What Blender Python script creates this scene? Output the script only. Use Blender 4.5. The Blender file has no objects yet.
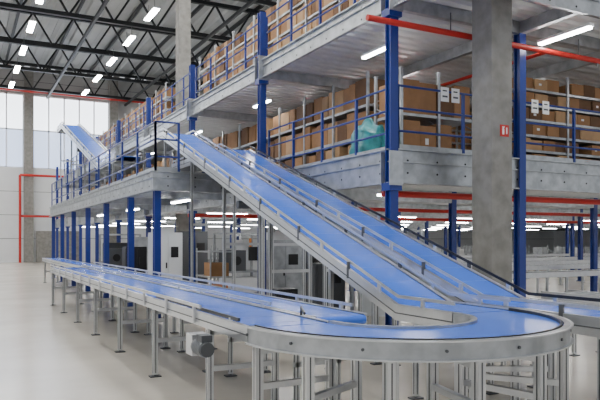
import bpy, math, random
from mathutils import Vector
random.seed(7)
# ---------------- materials ----------------
def mat(name, col, rough=0.5, metal=0.0, noise=0.0, nscale=8.0, emit=0.0, bump=0.0, spec=0.5, col2=None):
    m = bpy.data.materials.new(name); m.use_nodes = True
    nt = m.node_tree; b = nt.nodes['Principled BSDF']
    b.inputs['Base Color'].default_value = (*col, 1)
    b.inputs['Roughness'].default_value = rough
    b.inputs['Metallic'].default_value = metal
    b.inputs['Specular IOR Level'].default_value = spec
    if emit > 0:
        b.inputs['Emission Color'].default_value = (*col, 1)
        b.inputs['Emission Strength'].default_value = emit
    if noise > 0 or bump > 0:
        tc = nt.nodes.new('ShaderNodeTexCoord')
        n = nt.nodes.new('ShaderNodeTexNoise'); n.inputs['Scale'].default_value = nscale
        n.inputs['Detail'].default_value = 6
        nt.links.new(tc.outputs['Object'], n.inputs['Vector'])
        if noise > 0:
            r = nt.nodes.new('ShaderNodeValToRGB')
            c2 = col2 or tuple(max(0, c*(1-noise)) for c in col)
            r.color_ramp.elements[0].position = 0.35; r.color_ramp.elements[1].position = 0.65
            r.color_ramp.elements[0].color = (*c2, 1)
            r.color_ramp.elements[1].color = (*[min(1, c*(1+noise*0.4)) for c in col], 1)
            nt.links.new(n.outputs['Fac'], r.inputs['Fac'])
            nt.links.new(r.outputs['Color'], b.inputs['Base Color'])
        if bump > 0:
            bp = nt.nodes.new('ShaderNodeBump'); bp.inputs['Strength'].default_value = bump
            nt.links.new(n.outputs['Fac'], bp.inputs['Height'])
            nt.links.new(bp.outputs['Normal'], b.inputs['Normal'])
    return m
M = {}
M['floor'] = mat('floor_concrete', (0.66,0.61,0.53), 0.2, 0, 0.12, 0.6)
M['conc'] = mat('column_concrete', (0.27,0.26,0.24), 0.85, 0, 0.2, 5.0, bump=0.1)
M['wall'] = mat('wall_panel', (0.44,0.44,0.44), 0.7, 0, 0.05, 1.0)
M['wallw'] = mat('wall_white', (0.76,0.78,0.80), 0.6, 0, 0.04, 1.0)
M['roof'] = mat('roof_sheet', (0.38,0.39,0.39), 0.6, 0.1, 0.08, 0.7)
M['truss'] = mat('truss_steel', (0.016,0.018,0.02), 0.5, 0.3)
M['blue'] = mat('blue_paint', (0.011,0.032,0.22), 0.35, 0, 0.06, 3)
M['belt'] = mat('blue_belt', (0.06,0.19,0.84), 0.2, 0, 0.05, 1.5)
M['link'] = mat('belt_link_seam', (0.048,0.16,0.72), 0.3)
M['alu'] = mat('aluminium', (0.70,0.71,0.72), 0.28, 0.85, 0.06, 6)
M['galv'] = mat('galvanised_steel', (0.46,0.48,0.50), 0.36, 0.65, 0.25, 5)
M['deck'] = mat('deck_sheet', (0.68,0.69,0.69), 0.45, 0.3, 0.08, 3)
M['dark'] = mat('black_plastic', (0.008,0.008,0.010), 0.4)
M['grey'] = mat('grey_steel', (0.10,0.105,0.115), 0.5, 0.4)
M['red'] = mat('red_pipe_paint', (0.55,0.02,0.013), 0.4)
M['card'] = mat('cardboard', (0.36,0.19,0.085), 0.8, 0, 0.15, 4)
M['card2'] = mat('cardboard_light', (0.50,0.31,0.16), 0.8, 0, 0.12, 4)
M['card3'] = mat('cardboard_dark', (0.17,0.09,0.045), 0.85, 0, 0.15, 4)
M['white'] = mat('white_paint', (0.85,0.85,0.85), 0.5)
M['lamp'] = mat('lamp_tube', (1.0,0.99,0.96), 0.5, emit=100)
M['lamp2'] = mat('lamp_tube_deck', (1.0,1.0,0.99), 0.5, emit=40)
M['win'] = mat('window_daylight', (0.86,0.92,1.0), 0.2, emit=4.0)
M['win2'] = mat('window_tinted', (0.55,0.66,0.92), 0.2, emit=1.7)
M['teal'] = mat('teal_film', (0.04,0.32,0.34), 0.3, 0, 0.3, 6, bump=0.4)
M['orange'] = mat('orange_plastic', (0.75,0.25,0.05), 0.5)

# ---------------- mesh builder ----------------
class MB:
    def __init__(s, name):
        s.name=name; s.v=[]; s.f=[]; s.mi=[]; s.mats=[]; s.sm=[]
    def m(s, k):
        if k not in s.mats: s.mats.append(k)
        return s.mats.index(k)
    def add(s, vs, fs, k, smooth=False):
        o=len(s.v); s.v += [tuple(v) for v in vs]; i=s.m(k)
        for f in fs: s.f.append([o+a for a in f]); s.mi.append(i); s.sm.append(smooth)
    def box(s, x0,x1,y0,y1,z0,z1,k):
        s.add([(x0,y0,z0),(x1,y0,z0),(x1,y1,z0),(x0,y1,z0),(x0,y0,z1),(x1,y0,z1),(x1,y1,z1),(x0,y1,z1)],
              [(3,2,1,0),(4,5,6,7),(0,1,5,4),(1,2,6,5),(2,3,7,6),(3,0,4,7)],k)
    def beam(s,p,q,w,h,k,up=(0,0,1)):
        p=Vector(p);q=Vector(q);t=(q-p).normalized();u=Vector(up)
        if abs(t.dot(u))>0.99: u=Vector((1,0,0))
        a=t.cross(u).normalized();b=a.cross(t).normalized();a*=w/2;b*=h/2
        s.add([p-a-b,p+a-b,p+a+b,p-a+b,q-a-b,q+a-b,q+a+b,q-a+b],
              [(3,2,1,0),(4,5,6,7),(0,1,5,4),(1,2,6,5),(2,3,7,6),(3,0,4,7)],k)
    def cyl(s,p,q,r,k,n=10,r2=None):
        p=Vector(p);q=Vector(q);t=(q-p).normalized();u=Vector((0,0,1))
        if abs(t.dot(u))>0.99: u=Vector((1,0,0))
        a=t.cross(u).normalized();b=a.cross(t).normalized();r2=r if r2 is None else r2
        vs=[]
        for c,rr in((p,r),(q,r2)):
            for i in range(n):
                g=2*math.pi*i/n; vs.append(c+a*math.cos(g)*rr+b*math.sin(g)*rr)
        s.add(vs,[(i,(i+1)%n,n+(i+1)%n,n+i) for i in range(n)],k,True)
        s.add(vs,[tuple(range(n-1,-1,-1)),tuple(range(n,2*n))],k)
    def tube(s,pts,r,k,n=8):
        for a,b in zip(pts[:-1],pts[1:]): s.cyl(a,b,r,k,n)
    def sweep(s,path,s0,s1,z0,z1,k,smooth=False):
        vs=[]
        for p,d in path:
            p=Vector(p);d=Vector(d)
            for a,z in((s0,z0),(s1,z0),(s1,z1),(s0,z1)):
                vs.append(p+d*a+Vector((0,0,z)))
        fs=[]
        for i in range(len(path)-1):
            o=4*i
            for j in range(4):
                fs.append((o+j,o+(j+1)%4,o+4+(j+1)%4,o+4+j))
        fs.append((3,2,1,0)); o=4*(len(path)-1); fs.append((o,o+1,o+2,o+3))
        s.add(vs,fs,k,False)
    def build(s, parent=None):
        me=bpy.data.meshes.new(s.name); me.from_pydata(s.v,[],s.f)
        for k in s.mats: me.materials.append(M[k])
        me.polygons.foreach_set('material_index',s.mi)
        me.polygons.foreach_set('use_smooth',s.sm)
        me.update()
        import bmesh
        bm=bmesh.new(); bm.from_mesh(me); bmesh.ops.recalc_face_normals(bm,faces=bm.faces); bm.to_mesh(me); bm.free()
        ob=bpy.data.objects.new(s.name,me); bpy.context.scene.collection.objects.link(ob)
        if parent: ob.parent=parent
        return ob

# ---------------- constants ----------------
H=1.7; HB=0.97
WX0,WX1,WY1=-15,62,54
RZ=15.0
# ---------------- room ----------------
b=MB('floor'); b.box(WX0,WX1,-6,WY1,-0.1,0,'floor')
b.build()
def corr(mb,x0,x1,y0,y1,z,k,axis='X',pitch=0.3,h=0.06,th=0.02):
    vs=[];fs=[]
    a0,a1=(y0,y1) if axis=='X' else (x0,x1)
    n=int((a1-a0)/pitch)
    prof=[]
    for i in range(n):
        a=a0+i*pitch
        prof+= [(a,0),(a+pitch*.5,0),(a+pitch*.6,h),(a+pitch*.9,h)]
    prof.append((a1,0))
    for a,dz in prof:
        if axis=='X': vs+=[(x0,a,z+dz),(x1,a,z+dz)]
        else: vs+=[(a,y0,z+dz),(a,y1,z+dz)]
    for i in range(len(prof)-1):
        fs.append((2*i,2*i+1,2*i+3,2*i+2))
    mb.add(vs,fs,k)
b=MB('ceiling'); corr(b,WX0,WX1,-2,WY1,RZ,'roof','Y',0.9,0.12); b.box(WX0,WX1,-2,WY1,RZ+0.15,RZ+0.25,'roof'); b.build()
# roof trusses
y=4
while y<54:
    b=MB('roof_truss')
    zb,zt=12.9,14.7
    b.beam((WX0,y,zb),(WX1,y,zb),0.22,0.2,'truss'); b.beam((WX0,y,zt),(WX1,y,zt),0.22,0.2,'truss')
    x=WX0
    while x<40:
        b.beam((x,y,zb),(x+1.1,y,zt),0.1,0.1,'truss'); b.beam((x+1.1,y,zt),(x+2.2,y,zb),0.1,0.1,'truss')
        x+=2.2
    b.build(); y+=6
b=MB('roof_purlins')
for x in range(-12,44,3):
    b.beam((x,-1,14.85),(x,53.9,14.85),0.12,0.22,'truss')
for x in (0.5,6.0,12.0): b.beam((x,-1,12.75),(x,53.9,12.75),0.14,0.16,'truss')
b.build()
# back wall with window openings
b=MB('wall_back')
Y=WY1
b.box(WX0,WX1,Y,Y+0.3,0,7.2,'wallw')
b.box(WX0,WX1,Y,Y+0.3,12.9,RZ,'wall')
b.box(11.3,WX1,Y,Y+0.3,7.2,12.9,'wall')
for z in (1.8,3.6,5.4,13.9): b.box(WX0,WX1,Y-0.02,Y,z,z+0.03,'grey')
b.build()
b=MB('wall_right'); b.box(WX1,WX1+0.3,-6,WY1,0,RZ,'wallw'); b.build()
wi=1
for (x0,x1) in ((-8,-1.9),(-1.6,4.3),(5.0,10.7)):
    b=MB('window_%d'%wi); wi+=1
    b.box(x0,x1,Y+0.1,Y+0.14,10.2,12.9,'win'); b.box(x0,x1,Y+0.1,Y+0.14,7.2,10.15,'win2')
    n=5
    for i in range(n+1):
        x=x0+(x1-x0)*i/n; b.box(x-0.05,x+0.05,Y+0.02,Y+0.1,7.2,12.9,'white')
    for z in (7.2,10.12,12.8): b.box(x0,x1,Y+0.02,Y+0.1,z,z+0.1,'white')
    b.build()
# hall concrete columns
for (x,y,w) in ((7.5,7.75,0.43),(7.5,23.9,0.45)):
    b=MB('concrete_column'); b.box(x-w/2,x+w/2,y-w/2,y+w/2,0,RZ-0.4,'conc')
    b.box(x-w/2-.02,x+w/2+.02,y-w/2-.02,y+w/2+.02,0,0.02,'grey')
    b.build()
for x in (-1.75,4.65,11.0,18,25):
    b=MB('concrete_column'); b.box(x-0.33,x+0.33,Y-0.6,Y-0.02,0,RZ-0.4,'conc'); b.build()
b=MB('wall_plinth'); b.box(5.2,8.5,Y-0.35,Y-0.02,0,2.4,'conc'); b.build()
b=MB('fire_pipe')
b.tube([(WX0,Y-0.9,13.0),(16,Y-0.9,13.0)],0.13,'red'); 
b.tube([(4.0,Y-0.9,0),(4.0,Y-0.9,6.6),(7.2,Y-0.9,6.6)],0.09,'red')
b.tube([(4.0,Y-0.9,3.5),(7.2,Y-0.9,3.5)],0.08,'red')
b.build()
def strip(name,x,y,z,L,axis,k,w=0.14,susp=0.0):
    b=MB(name)
    if axis=='Y':
        b.box(x-w/2,x+w/2,y-L/2,y+L/2,z,z+0.05,'white'); b.box(x-w*0.42,x+w*0.42,y-L/2+.03,y+L/2-.03,z-0.035,z,k)
    else:
        b.box(x-L/2,x+L/2,y-w/2,y+w/2,z,z+0.05,'white'); b.box(x-L/2+.03,x+L/2-.03,y-w*0.42,y+w*0.42,z-0.035,z,k)
    if susp>0:
        for d in (-L*0.3,L*0.3):
            p=(x,y+d) if axis=='Y' else (x+d,y)
            b.cyl((p[0],p[1],z+0.05),(p[0],p[1],z+0.05+susp),0.012,'grey',5)
    b.build()
for x in (-7,-2,3.1,7.9,14):
    for j in range(11):
        strip('strip_lamp',x,3+j*4.5,12.2,1.8,'Y','lamp',0.30,0.55)

# ---------------- mezzanine ----------------
MX,MY=6.06,8.45
D1,D2=3.10,5.70
X2,Y2=WX1-1,50
PX,PY,PY2=3.6,13.5,31
UY=7.2
def channel(mz,p,q,z0,z1,outn):
    p=Vector(p);q=Vector(q);o=Vector(outn)
    t=(q-p).normalized();L=(q-p).length
    def lay(o0,o1,za,zb,k):
        a=p+o*o0;c=p+o*o1;d=q+o*o1;e=q+o*o0
        vs=[(v.x,v.y,z) for z in (za,zb) for v in (a,c,d,e)]
        mz.add(vs,[(3,2,1,0),(4,5,6,7),(0,1,5,4),(1,2,6,5),(2,3,7,6),(3,0,4,7)],k)
    lay(0,0.015,z0,z1,'galv'); lay(0,0.07,z0,z0+0.02,'galv'); lay(0,0.07,z1-0.02,z1,'galv')
    if abs(z1-z0)>0.4: lay(0.0,0.05,(z0+z1)/2+0.06,(z0+z1)/2+0.08,'galv')
    n=int(min(L,30)/0.6)
    for i in range(n):
        c=p+t*(0.3+i*0.6)+o*0.016
        for dz in (0.1,-0.1):
            zc=(z0+z1)/2+dz
            mz.cyl((c.x,c.y,zc),(c.x+o.x*0.006,c.y+o.y*0.006,zc),0.018,'dark',6)
mz=MB('mezzanine_deck')
mz.box(MX,X2,MY,Y2,D1-0.04,D1,'deck'); corr(mz,MX,X2,MY,Y2,D1-0.12,'deck','X',0.3,0.06)
mz.box(PX,MX,PY,PY2,D1-0.04,D1,'deck'); corr(mz,PX,MX,PY,PY2,D1-0.12,'deck','X',0.3,0.06)
channel(mz,(MX,MY,0),(MX,Y2,0),2.60,D1+0.05,(-1,0,0))
channel(mz,(MX,MY,0),(X2,MY,0),2.60,D1+0.05,(0,-1,0))
channel(mz,(PX,PY,0),(PX,PY2,0),2.74,D1+0.05,(-1,0,0))
channel(mz,(PX,PY,0),(MX,PY,0),2.74,D1+0.05,(0,-1,0))
for i in range(1,9):
    y=MY+i*5; mz.box(MX,X2,y-.06,y+.06,2.68,2.97,'galv')
for y in (13.6,16,19,22,25,28,30.9): mz.box(PX+.02,MX,y-.05,y+.05,2.74,2.97,'galv')
mz.build()
mz=MB('mezzanine_deck')
mz.box(MX,X2,UY,Y2,D2-0.04,D2,'deck'); corr(mz,MX,X2,UY,Y2,D2-0.12,'deck','X',0.3,0.06)
channel(mz,(MX,UY,0),(MX,Y2,0),5.34,D2+0.05,(-1,0,0))
channel(mz,(MX,UY,0),(X2,UY,0),5.34,D2+0.05,(0,-1,0))
for i in range(18):
    x=8.84+i*2.78
    if x<X2: mz.box(x-.05,x+.05,UY+.02,Y2,5.36,5.57,'galv')
for i in range(9):
    y=MY+i*5; mz.box(MX,X2,y-.05,y+.05,5.36,5.57,'galv')
mz.build()
def hcol(x,y,z0,z1,w=0.16,br=()):
    mz=MB('steel_column'); t=0.025
    mz.box(x-w/2,x+w/2,y-w/2,y-w/2+t,z0,z1,'blue'); mz.box(x-w/2,x+w/2,y+w/2-t,y+w/2,z0,z1,'blue')
    mz.box(x-w/4,x+w/4,y-w/2+t,y+w/2-t,z0,z1,'blue')
    mz.box(x-w*.8,x+w*.8,y-w*.8,y+w*.8,z0,z0+0.02,'blue')
    for z in br:
        mz.box(x-.12,x+.12,y-.11,y+.11,z-.12,z,'blue')
        for d in (.12,-.12): mz.box(x-.13,x+.13,y+d-.01,y+d+.01,z-.04,z+.50,'galv')
    mz.build()
for i in range(9):
    y=MY+i*5
    hcol(MX,y,0,9.0 if i==0 else 6.85,0.15,(2.60,5.34))
for i in range(1,7):
    hcol(MX+2.78*i,MY,0,5.36,0.15)
for i in range(1,6):
    for j in range(1,8):
        hcol(MX+5.56*i,MY+5*j,0,5.36,0.15)
for y in (13.62,16,19,22,25,28,30.85):
    hcol(PX+.10,y,0,2.74,0.14)
def railing(pts,z,h=1.1,sp=1.6,k='blue',name='safety_railing',r=0.02,n=3,toe=True):
    b=MB(name)
    for p,q in zip(pts[:-1],pts[1:]):
        p=Vector((*p,z));q=Vector((*q,z));L=(q-p).length;c=max(1,round(L/sp))
        for i in range(c+1):
            v=p.lerp(q,i/c); b.beam(v,v+Vector((0,0,h)),0.045,0.045,k)
        for j in range(n):
            zz=h*(j+1)/n; b.cyl(p+Vector((0,0,zz)),q+Vector((0,0,zz)),r,k,8)
        if toe: b.beam(p+Vector((0,0,.08)),q+Vector((0,0,.08)),0.012,0.14,'galv')
    b.build()
railing([(PX+.05,PY+.05),(PX+.05,PY2-.05)],D1+.0)
railing([(PX+.05,PY+.05),(4.15,PY+.05)],D1+.0)
railing([(MX+.2,MY+.12),(MX+.2,PY)],D1+.0,sp=1.2)
railing([(MX+.2,MY+.12),(20,MY+.12)],D1+.0,sp=1.4)
railing([(MX+.16,UY+.1),(MX+.16,46)],D2+.0,sp=1.25,k='blue')
# ---------------- racks ----------------
def rack(name,x0,x1,y0,y1,z,levels,ls,axis,bay=1.4,boxfill=.96,fh=.84,tray=False,bw=(.22,.5),mats=('card','card','card2','card3')):
    b=MB(name)
    L=(x1-x0) if axis=='X' else (y1-y0)
    n=max(1,round(L/bay)); top=z+levels*ls+.15
    for i in range(n+1):
        s=L*i/n
        for e in (0,1):
            x,y=(x0+s,(y0,y1)[e]) if axis=='X' else ((x0,x1)[e],y0+s)
            b.box(x-.025,x+.025,y-.025,y+.025,z,top,'galv')
        for l in range(int((top-z)/.6)):
            if axis=='X': b.beam((x0+s,y0,z+.1+l*.6),(x0+s,y1,z+.5+l*.6),.02,.02,'galv')
            else: b.beam((x0,y0+s,z+.1+l*.6),(x1,y0+s,z+.5+l*.6),.02,.02,'galv')
    for l in range(levels):
        zz=z+.12+l*ls
        b.box(x0,x1,y0,y1,zz-.05,zz,'galv')
        s=0.04
        while s<L-.2:
            w=random.uniform(*bw) if not tray else random.uniform(.3,.42)
            if s+w>L-.03: break
            if random.random()<boxfill:
                h=ls*random.uniform(fh-.12,fh+.03); d=random.uniform(0,.06)
                k=random.choice(mats)
                if axis=='X': b.box(x0+s,x0+s+w-.02,y0+d-.02,y1-.05,zz,zz+h,k)
                else: b.box(x0+d-.02,x1-.05,y0+s,y0+s+w-.02,zz,zz+h,k)
                if random.random()<.3 and axis=='X': b.box(x0+s+w*.3,x0+s+w*.5,y0+d-.024,y0+d-.02,zz+h*.4,zz+h*.6,'white')
            s+=w
    return b.build()
rack('storage_rack',7.02,8.72,9.5,10.3,D1,2,.78,'X',bay=.85,bw=(.38,.42),fh=.85)
rack('storage_rack',7.3,8.1,11.0,20.5,D1,3,.62,'Y')
rack('storage_rack',7.3,8.1,24.5,45,D1,3,.62,'Y')
rack('storage_rack',9.9,24,9.5,10.3,D1,6,.31,'X',tray=True,fh=.78)
rack('storage_rack',9.6,28,12.6,13.3,D1,6,.31,'X',tray=True)
rack('storage_rack',9.2,30,15.6,16.3,D1,5,.36,'X',tray=True)
rack('storage_rack',9.2,34,18.6,19.3,D1,5,.36,'X',tray=True)
rack('storage_rack',7.0,7.7,8.6,20.5,D2,4,.47,'Y')
rack('storage_rack',7.0,7.7,24.5,45,D2,4,.47,'Y')
for yy in (30,38):
    rack('storage_rack',14,40,yy,yy+.8,0,2,.6,'X',bay=2.5,boxfill=.3,mats=('white','galv','galv'))
# ---------------- pipes on mezz ----------------
b=MB('sprinkler_pipe'); b.tube([(5.4,8.15,5.03),(30,8.15,5.03)],0.05,'red'); 
b.tube([(9.2,8.15,5.03),(9.2,30,5.03)],0.035,'red')
for x in (7.0,10,13,16): b.cyl((x,8.15,5.03),(x,8.15,5.36),.01,'grey',6); b.cyl((x+.5,8.15,5.03),(x+.5,8.15,4.93),.015,'galv',6)
b.build()
b=MB('sprinkler_pipe'); b.tube([(6.2,8.9,2.47),(40,8.9,2.47)],0.055,'red'); b.build()
b=MB('sprinkler_pipe'); b.tube([(6.5,14.2,2.5),(40,14.2,2.5)],0.05,'red'); b.build()
b=MB('sprinkler_pipe'); b.tube([(6.5,20.2,2.5),(44,20.2,2.5)],0.06,'red'); b.build()
for i in range(11):
    for j in range(8):
        strip('deck_strip_lamp',8.0+i*3.6,10.6+j*5,2.60,1.5,'X','lamp2',0.10)
for i in range(5):
    for j in range(4):
        strip('deck_strip_lamp',9.15+i*4.2,7.75+j*4.6 ,5.2,1.1,'Y','lamp2',0.11)
for j in range(4):
    strip('deck_strip_lamp',6.85,10.0+j*5.2,5.2,1.0,'Y','lamp2',0.09)
for j in range(3):
    strip('deck_strip_lamp',4.8,15.5+j*5,2.66,1.4,'Y','lamp2',0.12)
# ---------------- conveyors ----------------
def path_line(x,yz):
    return [((x,y,z),(1,0,0)) for y,z in yz]
def conveyor_body(b,path,hw,frame_h=.13,guard=.03,fw=.045,k='alu',ends=True):
    b.sweep(path,-hw,hw,-.012,0,'belt')
    for (p,d),(q,e) in zip(path[:-1],path[1:]):
        p=Vector(p);q=Vector(q);L=(q-p).length;n=int(L/.45)
        for i in range(n):
            c=p.lerp(q,(i+.5)/n); t=(q-p).normalized()
            b.beam(c-Vector(d)*(hw-.01)+Vector((0,0,-.005)),c+Vector(d)*(hw-.01)+Vector((0,0,-.005)),.006,.012,'link',up=(0,-t.z,t.y))
    b.sweep(path,-hw,hw,-frame_h+.01,-frame_h+.03,'grey')
    for s in (-1,1):
        a,c=sorted((s*hw,s*(hw+fw)))
        b.sweep(path,a,c,-frame_h,guard,k)
        a,c=sorted((s*(hw+fw),s*(hw+fw+.006)))
        b.sweep(path,a,c,-frame_h*.52,-frame_h*.44,'grey')
        a,c=sorted((s*(hw-.008),s*hw))
        b.sweep(path,a,c,-.005,.006,'dark')
def leg(b,x,y,z1,w=.06,k='alu',z0=0):
    b.box(x-w/2,x+w/2,y-w/2,y+w/2,z0+.03,z1,k)
    b.box(x-w/2-.003,x+w/2+.003,y-.005,y+.005,z0+.05,z1-.02,'grey')
    b.box(x-.005,x+.005,y-w/2-.003,y+w/2+.003,z0+.05,z1-.02,'grey')
    b.box(x-.07,x+.07,y-.05,y+.05,z0,z0+.015,'grey'); b.cyl((x,y,z0+.01),(x,y,z0+.05),.015,'grey',8)
XC,YC,RO=3.6,4.95,1.5
hw=.36
lx=XC-RO+.05+hw
b=MB('belt_conveyor')
p=path_line(lx,[(YC+.02,HB),(18.2,HB)]); conveyor_body(b,p,hw,.12,.012)
for y in (6,8,10,12,14,16,18):
    for x in (lx-hw-.0,lx+hw-.02): leg(b,x,y,HB-.12)
    b.beam((lx-hw,y,.45),(lx+hw,y,.45),.05,.05,'alu'); b.beam((lx-hw,y,HB-.16),(lx+hw,y,HB-.16),.06,.06,'alu')
for sx,k,y0,y1,dz in ((-1,'alu',6.1,18.0,.075),(-1,'dark',5.3,8.0,.03),(1,'alu',6.2,18.0,.06)):
    x=lx+sx*(hw+.06 if (k=='alu' and sx<0) else hw-.02 if k=='dark' else hw+.02)
    b.beam((x,y0,HB+dz),(x,y1,HB+dz),.022,.03,k)
    yy=y0+.2
    while yy<y1:
        b.box(x-.012,x+.012,yy-.02,yy+.02,HB-.1,HB+dz,'alu'); yy+=1.0
b.tube([(lx+hw+.02,5.5,HB),(lx+hw+.02,5.5,HB+.09),(lx+.15,5.0,HB+.09)],.012,'dark')
outer=b.build()
b=MB('belt_conveyor')
x2=3.235; h2=.27
p=path_line(x2,[(5.35,HB),(28,HB)]); conveyor_body(b,p,h2,.12,.012,.035)
b.cyl((x2-h2,5.35,HB-.045),(x2+h2,5.35,HB-.045),.045,'belt',14)
for y in (5.8,7.6,9.6,11.6,13.4,16,19,22,25,27.6):
    for x in (x2-h2+.03,x2+h2-.03): leg(b,x,y,HB-.12,.05)
    b.beam((x2-h2,y,.45),(x2+h2,y,.45),.05,.05,'alu')
b.beam((x2+h2+.03,5.6,HB+.07),(x2+h2+.03,20,HB+.07),.02,.03,'alu')
for i in range(15): b.box(x2+h2+.01,x2+h2+.04,5.8+i,5.84+i,HB-.1,HB+.07,'alu')
b.build()
b=MB('curved_belt_conveyor')
path=[]
N=72
for i in range(N+1):
    a=math.pi+math.pi*i/N
    path.append(((XC,YC,HB),(math.cos(a),math.sin(a),0)))
r0,r1=RO-.05-2*hw,RO-.05
b.sweep(path,r0,r1,-.012,0,'belt')
b.sweep(path,r1,RO,-.125,.022,'galv'); b.sweep(path,RO,RO+.025,.012,.022,'alu'); b.sweep(path,RO,RO+.025,-.125,-.115,'alu')
b.sweep(path,r0-.05,r0,-.125,.022,'galv')
b.sweep(path,r0,r1,-.125,-.11,'grey')
b.sweep(path,r1-.03,r1-.012,.0,.028,'dark')
for i in range(0,N+1,9):
    d=Vector(path[i][1]); c=Vector((XC,YC,HB-.05)); b.cyl(c+d*RO,c+d*(RO+.012),.012,'grey',8)
for ang in (183,207,232,258,283,308,333,357):
    a=math.radians(ang); d=Vector((math.cos(a),math.sin(a),0))
    po=Vector((XC,YC,0))+d*(RO-.06); pi_=Vector((XC,YC,0))+d*(r0-.0)
    for q in (po,pi_): leg(b,q.x,q.y,HB-.125,.07)
    b.beam(po+Vector((0,0,HB-.165)),pi_+Vector((0,0,HB-.165)),.07,.07,'alu')
    b.beam(po+Vector((0,0,.5)),pi_+Vector((0,0,.5)),.05,.05,'alu')
b.build()
b=MB('gear_motor')
mx,my,mz_=1.93,5.75,.74
b.box(mx-.07,mx+.09,my-.09,my+.09,mz_-.09,mz_+.1,'alu')
b.cyl((mx-.02,my-.09,mz_),(mx-.02,my-.36,mz_),.065,'grey',18)
for i in range(6): b.cyl((mx-.02,my-.13-i*.035,mz_),(mx-.02,my-.14-i*.035,mz_),.075,'galv',18)
b.box(mx-.06,mx+.04,my-.32,my-.18,mz_+.06,mz_+.12,'grey')
b.build(outer)
def ramp(x,yz,hw,legs,right_black=False,rl=.05):
    b=MB('inclined_belt_conveyor')
    path=path_line(x,yz)
    conveyor_body(b,path,hw,.16,.02,.045)
    for s in (-1,1):
        k='dark' if (right_black and s==1) else 'alu'
        a,c=sorted((s*(hw+.0),s*(hw+.02))); b.sweep(path,a,c,.085,.12,k)
        for (y0,z0),(y1,z1) in zip(yz[:-1],yz[1:]):
            L=math.hypot(y1-y0,z1-z0); n=max(1,int(L/.7))
            for i in range(n):
                t=(i+.5)/n; y=y0+(y1-y0)*t; z=z0+(z1-z0)*t
                xx=x+s*(hw+.035); b.box(xx-.012,xx+.012,y-.025,y+.025,z-.1,z+.105,'grey' if i%2 else 'alu')
    def zat(y):
        for (y0,z0),(y1,z1) in zip(yz[:-1],yz[1:]):
            if y0<=y<=y1: return z0+(z1-z0)*(y-y0)/(y1-y0)
        return yz[-1][1]
    for y,zf in legs:
        z=zat(y)-.16
        for s in (-1,1): leg(b,x+s*(hw+.0),y,z,rl,'alu',zf)
        b.beam((x-hw,y,z-.05),(x+hw,y,z-.05),.06,.06,'alu')
        if z-zf>1.0: b.beam((x-hw,y,zf+.5),(x+hw,y,zf+.5),.05,.05,'alu')
        if z-zf>1.5: b.beam((x-hw,y,zf+(z-zf)*.6),(x+hw,y,zf+(z-zf)*.6),.05,.05,'alu')
    ym=(yz[1][0]+yz[2][0])/2
    b.cyl((x-hw-.02,ym,zat(ym)-.3),(x+hw,ym,zat(ym)-.3),.07,'grey',14)
    b.build()
x1=XC+RO-.05-hw
ramp(x1,[(YC+.02,HB),(5.9,HB),(15.3,4.27),(17.5,4.27)],hw,[(5.6,0),(7.4,0),(9.3,0),(11.3,0),(13.2,0),(15.2,D1),(17.2,D1)])
ramp(5.55,[(-1.0,HB),(5.5,HB),(13.8,3.76),(17.5,3.76)],.34,[(-.5,0),(1,0),(2.5,0),(4,0),(5.4,0),(7.2,0),(9.1,0),(11.1,0),(13.0,0),(14.5,D1),(17.2,D1)],True)
ramp(4.1,[(18,4.0),(20.5,4.0),(28.5,6.5),(30,6.5)],.33,[(18.4,D1),(20.3,D1),(23,D1),(26,D1),(29,D1)])
def simple_conv(x0,y0,x1_,y1_,w=.6,h=.9,k='grey'):
    b=MB('roller_conveyor')
    p=Vector((x0,y0,h));q=Vector((x1_,y1_,h));t=(q-p).normalized();s=Vector((t.y,-t.x,0));L=(q-p).length
    for d in (-1,1): b.beam(p+s*d*w/2-Vector((0,0,.05)),q+s*d*w/2-Vector((0,0,.05)),.04,.12,'alu')
    n=int(L/.25)
    for i in range(n):
        c=p+t*(i+.5)*.25-Vector((0,0,.02)); b.cyl(c-s*w/2,c+s*w/2,.03,'galv',6)
    n=int(L/2)
    for i in range(n+1):
        c=p+t*min(i*2+.1,L-.1)
        for d in (-1,1):
            e=c+s*d*w/2; leg(b,e.x,e.y,h-.1,.05)
    b.build()
simple_conv(6.6,6.4,6.6,0)
simple_conv(8.3,0.5,8.3,7.2)
simple_conv(9.2,11.5,30,11.5)
simple_conv(9.5,14.5,32,14.5)
simple_conv(10,17.5,34,17.5)
simple_conv(10,21,38,21)
simple_conv(14,26,44,26)
def cabinet(x,y,w,d,h,k,name='control_cabinet'):
    b=MB(name); b.box(x-w/2,x+w/2,y-d/2,y+d/2,.1,h,k); b.box(x-w/2+.03,x+w/2-.03,y-d/2+.03,y+d/2-.03,0,.1,'dark')
    b.box(x-w/2+.03,x-.01,y-d/2-.015,y-d/2,.15,h-.05,k); b.box(x+.01,x+w/2-.03,y-d/2-.015,y-d/2,.15,h-.05,k)
    b.box(x-.06,x-.03,y-d/2-.04,y-d/2-.015,h*.5,h*.5+.15,'dark'); b.box(x-w/2-.015,x-w/2,y-d/2+.03,y+d/2-.03,.15,h-.05,k)
    b.box(x+.08,x+w/2-.12,y-d/2-.03,y-d/2-.01,h*.65,h*.8,'dark'); b.build()
cabinet(4.9,17.2,.8,.5,1.9,'wallw'); cabinet(5.3,21,.8,.5,1.8,'galv'); cabinet(5.0,10.2,.4,.35,.85,'dark','tool_cabinet')
cabinet(7.5,15.5,.8,.5,1.9,'wallw'); cabinet(4.6,19.4,.6,.5,1.5,'dark','equipment_box'); cabinet(7.0,12.2,.7,.5,1.2,'grey','equipment_box')
cabinet(8.4,19.0,1.2,.6,1.7,'wallw'); cabinet(7.2,22.0,1.0,.6,2.0,'grey','equipment_box'); cabinet(5.2,24.5,1.0,.6,1.6,'grey','equipment_box')
cabinet(6.9,14.2,.9,.5,1.7,'galv')
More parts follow.
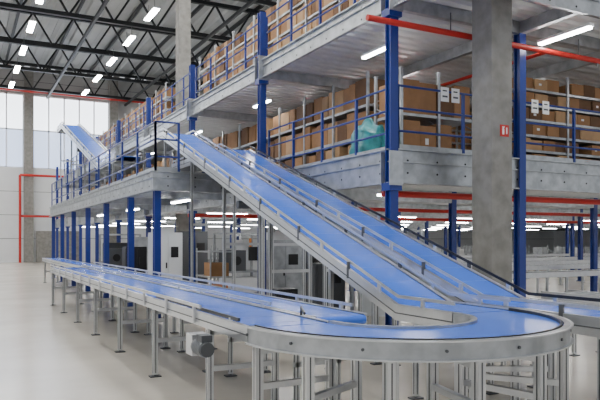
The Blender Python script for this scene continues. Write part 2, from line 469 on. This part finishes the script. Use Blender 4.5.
def machine(x,y):
    b=MB('packing_machine')
    for dx in (-.6,.6):
        for dy in (-.4,.4): b.box(x+dx-.03,x+dx+.03,y+dy-.03,y+dy+.03,0,1.9,'galv')
    for z in (.75,1.86): b.box(x-.6,x+.6,y-.4,y+.4,z,z+.05,'galv')
    b.box(x-.5,x+.1,y-.35,y+.3,.8,1.4,'grey'); b.box(x+.2,x+.5,y-.38,y-.3,1.1,1.5,'dark')
    b.box(x-.5,x+.5,y-.3,y+.3,.15,.6,'wallw'); b.cyl((x-.2,y-.36,1.1),(x-.2,y-.42,1.1),.13,'dark',14); b.cyl((x+.3,y-.2,1.5),(x+.3,y-.2,1.75),.04,'orange',8)
    b.build()
machine(4.9,22.8); machine(7.3,17.9); machine(8.9,16.0); machine(10.5,24.5); machine(7.9,11.2)
b=MB('hand_trolley')
for x in (5.25,5.8):
    for y in (14.6,15.6):
        b.cyl((x,y,.12),(x,y,1.5),.02,'galv',8); b.cyl((x-.02,y,.06),(x+.02,y,.06),.06,'dark',10)
for z in (.2,.8,1.4): b.box(5.23,5.82,14.58,15.62,z,z+.03,'galv')
b.box(5.3,5.75,14.7,15.2,.83,1.15,'card'); b.box(5.3,5.75,14.75,15.4,.23,.6,'orange'); b.build()
import bmesh
me=bpy.data.meshes.new('wrapped_bundle'); bm=bmesh.new(); bmesh.ops.create_icosphere(bm,subdivisions=4,radius=1)
from mathutils import noise as mn
for v in bm.verts:
    n=mn.noise(v.co*2.2)*.25; v.co*=1+n
    v.co.x*=.28; v.co.y*=.42; v.co.z*=.46
    if v.co.z<-.33: v.co.z=-.33
bm.to_mesh(me); bm.free(); me.materials.append(M['teal'])
for pl in me.polygons: pl.use_smooth=True
o=bpy.data.objects.new('wrapped_bundle',me); o.location=(6.68,10.05,D1+.33); bpy.context.scene.collection.objects.link(o)
b=MB('fire_extinguisher_sign')
cx,cy=7.55,7.75-.215-.006
b.box(cx-.09,cx+.09,cy-.002,cy+.006,3.32,3.5,'red')
b.box(cx-.05,cx-.01,cy-.006,cy-.002,3.35,3.44,'white'); b.box(cx-.045,cx-.015,cy-.006,cy-.002,3.44,3.46,'white'); b.box(cx-.05,cx+.0,cy-.006,cy-.002,3.46,3.475,'white')
b.box(cx+.03,cx+.055,cy-.006,cy-.002,3.36,3.46,'white')
b.build()
def sign(x,y,z):
    b=MB('location_sign'); b.box(x-.085,x+.085,y-.006,y,z,z+.24,'white')
    b.box(x-.05,x+.04,y-.008,y-.006,z+.17,z+.19,'dark'); b.box(x-.055,x+.055,y-.008,y-.006,z+.07,z+.10,'grey'); b.build()
for x in (7.2,7.43,9.3,9.58): sign(x,MY+.08,4.02)
# ---------------- light & camera ----------------
w=bpy.data.worlds.new('hall_ambient'); bpy.context.scene.world=w; w.use_nodes=True
w.node_tree.nodes['Background'].inputs['Color'].default_value=(0.91,0.95,1,1)
w.node_tree.nodes['Background'].inputs['Strength'].default_value=0.75
cam=bpy.data.cameras.new('camera'); co=bpy.data.objects.new('camera',cam); bpy.context.scene.collection.objects.link(co)
cam.sensor_width=36; cam.lens=39.0; cam.shift_y=40/600
th=math.atan(340/650)
co.location=(0,0,H); co.rotation_euler=(math.pi/2,0,-th)
cam.clip_end=300
bpy.context.scene.camera=co
